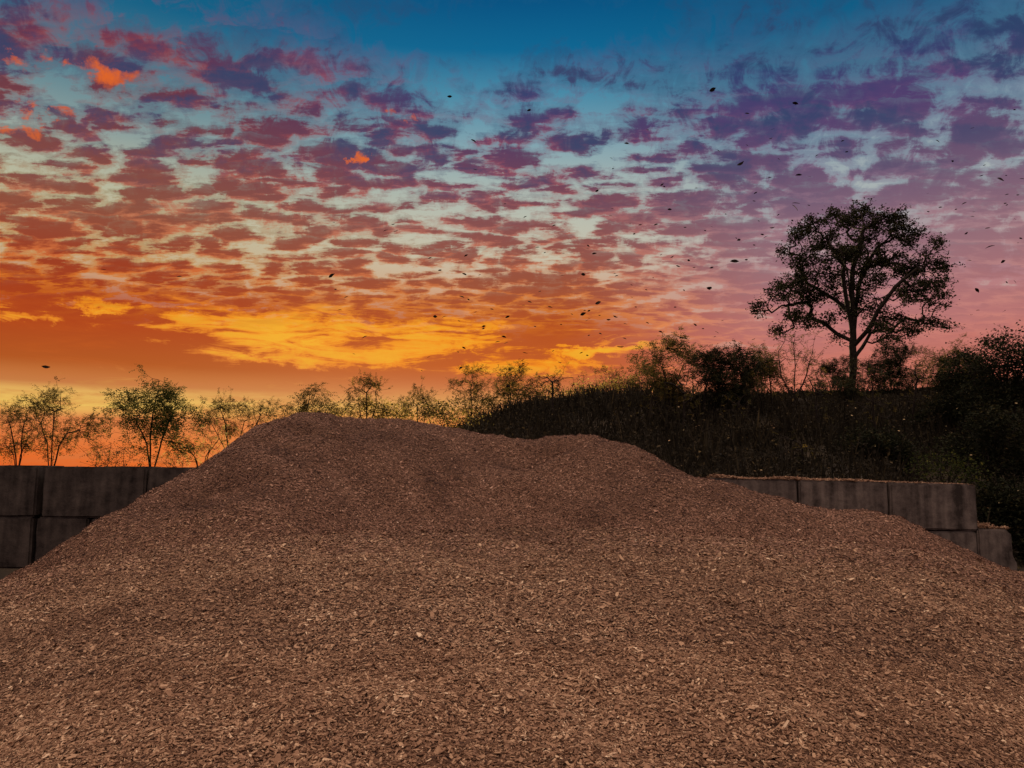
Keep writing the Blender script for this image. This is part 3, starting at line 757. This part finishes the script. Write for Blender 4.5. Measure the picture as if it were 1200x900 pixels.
G1 = "small trees behind the left wall"; G2 = "young trees beyond the chip pile"; G3 = "young trees growing on the bank"; G4 = "dark bushes at the right edge"
def small(label, x, yb, depth, blobs, seed, mat, group, name="small_tree", cat="tree", stems=None, **k):
    a = dict(n=150, style='pin', leaf=.075, per=1, tip=.0038, expo=2.2, rmax=.05, bf=.25, seg=.3, spray=.30, nl=10, droop=.12, shoots=.20, puff=.20); a.update(k)
    if stems is None:
        top = min(b[1] for b in blobs); r = random.Random(seed)
        stems = [[(x + (b[0] - x) * .35 + r.uniform(-2, 2), yb + (b[1] - yb) * .45), (x + (b[0] - x) * .8, yb + (b[1] - yb) * .85)] for b in blobs[:4]]
    return plant(name, label, cat, group, (x, yb), blobs, depth, seed, stems=stems, mat=mat, **a)
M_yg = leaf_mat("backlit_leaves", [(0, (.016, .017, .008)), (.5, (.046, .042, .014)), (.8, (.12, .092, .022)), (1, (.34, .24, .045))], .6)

small("thin see-through shrub at the left edge above the left wall", 22, 548, 22, [(10,492,16,18), (30,486,18,14), (2,515,20,18,.6), (32,515,18,18,.6)], 601, M_yg, G1, per=3, n=273, leaf=.06, spray=.24)
small("rounded yellow green shrub with several stems second from the left above the left wall", 60, 548, 22, [(64,480,26,19), (88,492,22,20), (45,486,18,16), (70,512,28,18,.8), (95,520,16,14,.6)], 602, M_yg, G1, per=4, n=351, leaf=.06, spray=.24)
small("dense dark shrub with tufted pointed top above the left wall", 178, 547, 22, [(185,462,22,17,1.2), (206,468,20,18), (156,472,20,14,1.2), (180,486,40,18,1.1), (150,490,17,12), (215,486,16,16), (180,512,42,18,.45)], 603, M_green, G1, per=4, n=445, leaf=.085, spray=.34, droop=.3, stems=[[(176,515), (180,480), (186,455)], [(186,515,.2), (196,485,.3), (206,460,.3)], [(172,520), (160,495), (150,475)]])
small("pale feathery shrub left of the pile's left shoulder", 272, 547, 26, [(262,488,20,16), (290,484,22,14), (310,484,14,10), (248,498,14,12), (280,505,28,14,.7)], 604, M_yg, G1, per=4, n=378, leaf=.06, spray=.24)
small("low golden bush glowing beside the left slope of the pile", 236, 548, 23, [(225,532,20,10), (250,520,20,14), (214,520,14,10), (262,508,12,10)], 605, M_yellow, G1, "low_bush", "bush", n=170, per=2, leaf=.06, spray=.2)
small("drooping leafy shrub peeking over the left summit", 356, 520, 25, [(345,472,16,10,1.2), (362,466,16,9,1.2), (378,476,14,10), (338,482,12,8), (390,474,10,6,.7)], 606, M_olive, G2, per=3, n=169, leaf=.085, spray=.34, droop=.45)
small("slender see-through young tree just right of the left summit", 428, 535, 27, [(430,448,13,12), (418,462,13,12), (445,462,13,14), (430,480,22,13,.9)], 607, M_yg, G2, per=3, n=221, leaf=.07, spray=.24)
small("thin low young tree above the middle of the pile", 492, 535, 29, [(488,464,13,10), (500,474,16,10), (480,478,14,10)], 608, M_yg, G2, per=3, n=156, leaf=.07, spray=.24)
small("tall sparse young tree where the bank begins to rise", 552, 530, 31, [(552,436,14,11), (543,452,16,12), (562,458,14,12), (550,474,20,12,.9), (556,490,20,8,.6)], 609, M_yg, G2, per=3, n=273, leaf=.08, spray=.28)
small("golden topped spreading young tree above the left end of the bank", 600, 520, 33, [(597,434,16,9,1.1), (610,446,18,12), (588,455,18,12), (622,455,14,12), (605,468,36,12,1.1)], 610, M_yg, G2, per=4, n=405, leaf=.08, spray=.28)
small("thin upright young tree with a narrow see-through top", 655, 482, 35, [(655,437,9,9), (652,450,10,10), (660,464,12,9)], 611, M_yg, G2, per=1, n=90, leaf=.07, spray=.26)
small("round hazy bush tree above the bank between two thin trees", 712, 478, 35, [(712,444,18,10), (726,452,13,10), (700,458,16,9), (714,465,26,8,.7)], 612, M_yg, G2, per=3, n=247, leaf=.07, spray=.26)
small("twiggy leafless little tree beside the round hazy bush tree", 684, 478, 34, [(684,446,9,10), (690,460,10,9)], 613, M_olive, G2, per=1, n=90, twig_only=.6, leaf=.06)
small("tall open young tree with arching sprays first on the bank", 786, 545, 24, [(770,420,20,14,1.1), (795,410,16,12), (812,424,14,14), (760,440,20,12), (788,445,26,14), (800,465,26,12,.7)], 614, M_olive, G3, per=5, n=325, leaf=.085, spray=.32, droop=.35, tip=.004, stems=[[(785,500), (784,462), (776,430)], [(786,500,.2), (792,455,.3), (804,425,.3)]])
small("dense dark green young tree right of the tall open one", 826, 556, 23, [(845,416,18,10,1.2), (830,430,18,12), (862,428,20,14,1.1), (842,448,28,14), (876,424,9,8), (866,460,18,12,.6)], 615, M_dark, G3, per=6, n=445, leaf=.085, spray=.30, stems=[[(826,500), (826,460), (835,430)], [(827,510,.1), (846,460,.2), (858,430,.3)]])
small("spindly half bare tree with long straight stem beside the big tree", 932, 552, 24, [(925,398,22,10,.8), (945,402,14,12,.7), (930,418,28,14), (908,430,14,16,.8), (950,430,14,16,.9), (930,446,30,12,.8)], 616, M_olive, G3, per=1, n=300, twig_only=.25, leaf=.075, spray=.26, stems=[[(930,500), (931,460), (932,430), (930,402)], [(931,470), (945,440), (952,412)], [(931,470), (915,440), (912,412)]])
small("leaning sapling with two stems left of the spindly half bare tree", 905, 552, 25, [(900,424,12,12), (890,438,12,12), (905,448,16,12)], 617, M_olive, G3, per=5, n=169, leaf=.075, stems=[[(905,500), (903,450), (900,430)]])
small("round leafy young tree close on the left of the big trunk", 978, 470, 35, [(975,425,14,10), (984,436,12,14), (968,440,13,10), (976,452,20,10)], 618, M_dark, G3, per=6, n=283, leaf=.08, spray=.26)
small("wide dark leafy tree close on the right of the big trunk", 1045, 470, 34, [(1040,412,20,9), (1062,420,20,12), (1030,432,22,12), (1058,440,28,14), (1040,455,34,10,.8)], 619, M_dark, G3, per=6, n=513, leaf=.09, spray=.30)
small("pale fine twigged tree behind the wide dark leafy one", 1085, 470, 38, [(1080,416,14,12), (1092,428,14,14), (1078,445,18,12)], 620, M_olive, G3, per=5, n=260, leaf=.065, spray=.24)
small("narrow fine tree with a small rounded head near the right bushes", 1125, 470, 34, [(1125,410,11,9), (1118,426,12,12), (1132,436,13,14), (1124,452,18,10)], 621, M_olive, G3, per=5, n=247, leaf=.07, spray=.24)
small("small twiggy bush between the two fine trees near the right", 1104, 470, 33, [(1104,434,10,9), (1106,450,14,10)], 622, M_dark, G3, "low_bush", "bush", per=6, n=148, leaf=.07, spray=.24)
small("small dark bush on the crest far left of the big tree", 880, 472, 33, [(880,448,12,10), (872,458,14,8)], 623, M_dark, G3, "low_bush", "bush", per=6, n=148, leaf=.07, spray=.24)

small("feathery young tree between the round hazy bush tree and the tall open tree", 752, 480, 33, [(748,436,13,12), (760,446,12,12), (742,452,14,10), (754,460,20,8,.7)], 624, M_olive, G3, per=5, n=170, leaf=.075, spray=.26)
small("airy leafy shrub wrapped round the foot of the big trunk on its right", 1012, 472, 33, [(1010,436,12,11), (1020,448,13,11), (1006,456,14,8)], 625, M_dark, G3, per=5, n=190, leaf=.075, spray=.26)
small("airy leafy shrub in front of the foot of the big trunk", 994, 478, 31, [(990,452,12,9), (1000,462,14,8)], 626, M_dark, G3, "low_bush", "bush", per=5, n=130, leaf=.075, spray=.24)
small("feathery tree filling the crest left of the spindly half bare tree", 893, 474, 35, [(888,418,13,11), (900,432,13,12), (884,440,14,12), (894,454,20,9)], 627, M_olive, G3, per=5, n=240, leaf=.075, spray=.26)
small("small airy tree between the pale fine twigged tree and the right edge bushes", 1106, 468, 36, [(1100,418,12,10), (1112,430,12,12), (1104,444,16,10)], 628, M_olive, G3, per=4, n=170, leaf=.07, spray=.24)
G6 = "thin saplings rising from the bank slope"
SAP = [(648, 478, 26, "thin leafless sapling standing on the bank behind the dip between the summits", 440), (760, 520, 24, "bent thin sapling left of the tall open tree on the bank", 462), (800, 545, 22, "straight thin sapling just right of the tall open tree's stem", 440), (872, 545, 22, "forked sapling on the slope between the dark green tree and the leaning sapling", 455),
       (958, 548, 22, "thin sapling on the slope directly left of the big tree", 440), (1026, 540, 22, "thin sapling on the slope directly right of the big tree", 436), (1068, 535, 24, "crooked sapling on the slope under the wide dark leafy tree", 430), (942, 556, 18, "short yellow leaved sapling above the middle of the right wall", 516), (1142, 540, 22, "sapling at the left side of the right edge bushes", 408)]
for i, (x, yb, dpt, lb, top) in enumerate(SAP):
    r_ = random.Random(40 + i); lean = r_.uniform(-10, 10); hh = yb - top
    small(lb, x, yb, dpt, [(x + lean, top + hh * .16, 12, hh * .16), (x + lean * .5, top + hh * .36, 14, hh * .14, .6)], 980 + i, M_yg if i == 7 else M_olive, G6, "sapling", "sapling", n=46 if i != 7 else 30, per=1, leaf=.07, spray=.2, twig_only=.2, tip=.010, stems=[[(x + lean * .2, yb - hh * .4), (x + lean * .7, yb - hh * .8)]])

# dense bushes at the right edge
def bush(label, x, yb, depth, blobs, seed, mat=M_dark, **k):
    a = dict(n=900, style='leaf', leaf=.08, per=12, spread=.13, shoots=.14, puff=0, tip=.004, rmax=.06, low=.05); a.update(k)
    return small(label, x, yb, depth, blobs, seed, mat, G4, "leafy_bush", "bush", **a)
bush("tallest dark bush at the right edge with arching sprays on top", 1185, 560, 21, [(1180,402,20,12), (1195,420,24,20), (1160,430,26,16), (1185,460,34,22), (1150,465,24,20), (1215,450,24,40)], 701, n=1300)
bush("dark bush with a ragged head left of the tallest one at the right edge", 1135, 545, 23, [(1135,428,18,16), (1150,442,20,18), (1120,446,18,16), (1135,470,30,22)], 707, n=1000)
bush("dark rounded bush in front of the tallest one at the right edge", 1165, 600, 18, [(1150,500,26,22), (1180,510,28,26), (1165,545,40,28), (1205,540,24,36), (1130,530,22,22)], 702, n=900)
bush("low dark bush behind the free end of the right wall", 1175, 655, 15.5, [(1170,585,20,16), (1192,600,20,24), (1160,605,12,16), (1205,640,18,26)], 703, n=700, leaf=.075)
bush("dark green leafy plant growing over the end of the right wall", 1105, 585, 16, [(1100,545,22,14), (1125,552,18,14), (1075,552,16,10), (1140,560,12,14)], 704, mat=M_green, n=260, leaf=.06, per=4)
bush("brownish bush on the bank slope left of the dark rounded one", 1110, 530, 24, [(1110,480,22,16), (1090,495,22,14), (1128,500,22,18)], 705, mat=M_dark, n=700)
bush("low broad bush on the bank slope above the middle of the right wall", 1020, 560, 20, [(1010,520,24,12), (1035,528,24,14), (1050,538,18,12), (995,532,16,10)], 706, mat=M_dark, n=700)

# knee high bushes catching the last light beyond the pile
G5 = "low sunlit bushes beyond the pile"
LOWB = [(408,490,"first"),(450,488,""),(478,490,""),(512,488,""),(534,492,""),(566,480,""),(640,470,""),(668,464,""),(694,462,""),(722,460,""),(748,456,""),(765,455,"")]
names = ["low yellow green bush just right of the left summit", "low yellow green bush under the slender young tree", "low yellow green bush under the thin low young tree", "low yellow green bush between the thin low tree and the tall sparse one",
 "lowest yellow green bush over the dip of the pile", "yellow green bush at the left tip of the bank", "yellow green bush under the golden topped tree's right side", "yellow green bush at the foot of the thin upright tree",
 "yellow green bush at the foot of the twiggy leafless tree", "yellow green bush at the foot of the round hazy bush tree", "yellow green bush left of the tall open tree", "small yellow green bush touching the tall open tree"]
for i, ((x, y, _), lb) in enumerate(zip(LOWB, names)):
    r_ = random.Random(900 + i); w = r_.uniform(26, 38)
    yb = 520 if x < 560 else y + 12; y = y - 9
    small(lb, x, yb, 33 if x > 560 else 28, [(x - w * .5, y, w * .6, 8), (x + w * .45, y + 2, w * .6, 9), (x, y + 10, w, 10)], 800 + i, M_yellow if i not in (5, 6, 3) else M_yg, G5, "low_bush", "bush", n=150, shoots=.3, style='leaf', per=6, leaf=.085, spread=.12, tip=.003)

# tall weeds along the top of the left wall
def weed(x, h, seed, lb, depth=13.6):
    return small(lb, x, 550, depth, [(x, 550 - h * .6, 5, h * .4), (x + 2, 550 - h * .3, 6, h * .25)], seed, M_green if seed % 2 else M_olive, "weeds on top of the left wall", "weed", "weed", n=26, style='leaf', per=4, leaf=.03, spread=.03, tip=.0016, stems=[[(x + 1, 550 - h)]])
for i, (x, h, lb) in enumerate([(113,26,"leftmost tall weed standing in the gap between the rounded shrub and the dark shrub"), (122,18,"short weed beside the leftmost tall weed"), (129,30,"tallest weed in the gap between the rounded and the dark shrub"), (136,20,"bushy weed on the wall top, nearest the dark shrub on its left"), (144,24,"thin weed touching the left side of the dark shrub"),
        (196,22,"weed at the right foot of the dark tufted shrub"), (205,26,"upright weed under the golden bush"), (215,18,"lowest weed at the foot of the golden bush")]):
    weed(x, h, 950 + i, lb)

# grass and brush on the bank: nobody could count it
def brush(seed):
    r = np.random.default_rng(seed); n = 90000
    Y = np.sqrt(r.uniform(14.3 ** 2, 38 ** 2, n)); t = r.uniform(bank_t[2], .80, n); X = t * Y
    Z = bank_h(X, Y)
    cl = Waves(61, .9)(X, Y) * .5 + Waves(62, 2.6)(X, Y) * .5
    keep = r.random(n) < np.clip(.55 + .45 * cl, .12, 1)
    X, Y, Z, cl = X[keep], Y[keep], Z[keep], cl[keep]; n = len(X)
    h = np.clip(r.lognormal(math.log(.34), .5, n) * (1 + .5 * cl), .10, 1.1) * np.clip(1 - (Y - 26) / 14, .35, 1)
    w = r.uniform(.012, .03, n) * (Y / 22); lean = r.normal(0, .25, (n, 2)); a = r.uniform(0, np.pi, n)
    B = np.stack([X, Y, Z - .05], -1); T_ = B + np.stack([lean[:, 0] * h, lean[:, 1] * h, h], -1); M_ = (B + T_) / 2 + np.stack([0 * h, 0 * h, h * .08], -1)
    s = np.stack([np.cos(a) * w, np.sin(a) * w, 0 * w], -1)
    V = np.stack([B - s * .6, B + s * .6, M_ + s, M_ - s, T_ + s * .1, T_ - s * .1], 1).reshape(-1, 3)
    b = np.arange(n)[:, None] * 6
    F = np.concatenate([b + np.array([[0, 1, 2, 3]]), b + np.array([[3, 2, 4, 5]])])
    tn = np.clip(r.normal(.38, .18, n) + .12 * cl, 0, 1)
    k = np.repeat(np.where(r.random(n) < .45)[0], 6)
    C = T_[k] + r.normal(0, .13, (len(k), 3)) * np.array([1, 1, .5]) - np.array([0, 0, .14])
    v2, f2, t2 = leaf_quads(C, .09, r, np.clip(r.normal(.45, .22, len(k)), 0, 1))
    return np.concatenate([V, v2]), [F, f2 + len(V)], np.concatenate([tn, tn, t2])
v, f, tn = brush(5)
M_brush = leaf_mat("bank_brush", [(0, (.010, .009, .006)), (.5, (.024, .020, .013)), (.85, (.060, .047, .026)), (1, (.15, .11, .05))], .25)
ug = link("undergrowth", mesh_np("undergrowth", v, f, tn), mat=M_brush)
tag(ug, "dark tangled grass and brush covering the bank", "undergrowth", kind="stuff")
# ------------------------------------------------------------------ leaves blown through the air
M_air = solid_mat("blown_leaf", (.006, .004, .004), (.018, .012, .010), 30)
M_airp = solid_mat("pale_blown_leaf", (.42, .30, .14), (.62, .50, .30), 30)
def air_mesh(seed, mat):
    r = np.random.default_rng(seed)
    # a pointed leaf with a folded midrib, slightly curled, closed on both sides
    xs = np.array([-1, -.6, -.15, .35, .75, 1.0]); w = np.array([.03, .26, .40, .34, .16, .02]) * r.uniform(.7, 1.15)
    curl = r.uniform(-.25, .35); fold = r.uniform(.1, .4)
    V = []
    for x, ww in zip(xs, w):
        z = curl * x * x; V += [(x, 0, z - .03), (x, ww * r.uniform(.8, 1.2), z + fold * ww), (x, -ww * r.uniform(.8, 1.2), z + fold * ww), (x, 0, z + .02)]
    F = []
    for i in range(5):
        a = i * 4; b = a + 4
        F += [(a, b, b + 1, a + 1), (a + 2, b + 2, b, a), (a + 1, b + 1, b + 3, a + 3), (a + 3, b + 3, b + 2, a + 2)]
    me = mesh_np("blown_leaf", np.array(V) * .5, [np.array(F)]); me.materials.append(mat); return me
dm = [air_mesh(s, M_air) for s in range(6)]; pm = [air_mesh(s + 20, M_airp) for s in range(4)]
ra = random.Random(4)
def air(px, py, size_px, label, group, pale=False, ang=None):
    dist = ra.uniform(6.5, 11.5) if not pale else ra.uniform(5.5, 10)
    p = at(px, py, dist); s = size_px * dist / F0
    o = link("blown_leaf", ra.choice(pm if pale else dm), loc=p)
    o.scale = (s, s * ra.uniform(.9, 1.3), s)
    yaw = ra.uniform(-.7, .7)
    o.rotation_euler = (ra.uniform(-1.4, 1.4), ra.uniform(-.5, .5) if ang is None else -ang, yaw)
    tag(o, label, "leaf", group); return o
GA = "dark leaves blown across the sky"
BIG = [(835,105,7,"blown leaf high in the sky, topmost right of the centre"), (932,121,7,"blown leaf high above the big tree, right of the topmost one"), (868,192,7,"blown leaf in the purple cloud up and left of the big tree"), (936,205,6,"blown leaf above and left of the big tree's top"),
       (933,238,8,"chunky blown leaf just up and left of the big tree's top"), (932,243,9,"long thin blown leaf streak touching the chunky one"), (1173,210,7,"blown leaf near the right edge, highest of that side"), (1160,289,8,"small blown leaf low over the right of the big tree"), (861,306,8,"blown leaf in a pale gap left of the big tree"), (832,338,8,"large blown leaf low between the centre and the big tree"),
       (727,407,7,"lowest large blown leaf over the orange streak"), (683,368,6,"blown leaf left of centre-right, over the salmon cloud"), (701,355,6,"blown leaf just above the salmon cloud patch"), (555,165,6,"blown leaf alone in the blue gap at upper centre"), (527,113,5,"tiny lone blown leaf highest in the middle of the sky"), (541,348,6,"blown leaf over the crimson cloud in the middle"),
       (427,395,6,"blown leaf against the golden clouds"), (54,430,7,"lone blown leaf low at the far left above the shrubs"), (388,323,7,"tilted blown leaf over the brown clouds left of centre"), (121,316,5,"pointed blown leaf high on the left above the orange band"), (210,324,5,"flat blown leaf on the left above the orange band"),
       (452,270,5,"lower left leaf of the little trio high left of centre"), (464,271,5,"lower right leaf of the little trio high left of centre"), (461,263,4,"top leaf of the little trio high left of centre"), (1145,340,8,"blown leaf at the right, level with the middle of the big tree's crown"), (620,129,4,"tiny blown leaf beside the dark blue cloud at the top centre"), (557,199,4,"tiny blown leaf below the lone leaf at upper centre")]
for x, y, s, lb in BIG: air(x, y, s * 1.35, lb, GA)
pts = []
zones = [((690,1000),(110,400),62), ((500,760),(280,460),62), ((1085,1200),(120,420),42), ((600,900),(200,330),26), ((380,600),(200,440),9), ((740,920),(330,420),16)]
for (x0, x1), (y0, y1), n in zones:
    for _ in range(n):
        y = y0 + (y1 - y0) * ra.betavariate(1.6, 1.2)
        air(ra.uniform(x0, x1), y, ra.choice((3.2, 3.6, 4.0, 4.6, 5.2, 6.2)), "tiny dark blown leaf drifting across the sunset sky", GA)
for _ in range(34):
    x = ra.uniform(760, 1195); y = ra.uniform(475, 555) if x < 1130 else ra.uniform(450, 610)
    air(x, y, ra.choice((1.6, 2, 2.4, 3)), "tiny pale blown leaf catching light before the dark bank", "pale leaves blown before the bank", pale=True)
# ------------------------------------------------------------------ camera and output
cam = bpy.data.cameras.new("camera"); co = bpy.data.objects.new("camera", cam); COL.objects.link(co)
cam.sensor_width = 36.0; cam.lens = 36.0 * F0 / W0
cam.clip_start = 0.05; cam.clip_end = 6000
co.location = (0, 0, CAM_Z); co.rotation_euler = (math.pi / 2 + PITCH, 0, 0)
S.camera = co
S.view_settings.view_transform = 'Standard'; S.view_settings.look = 'None'
S.view_settings.exposure = 0; S.view_settings.gamma = 1
S.render.engine = 'CYCLES'
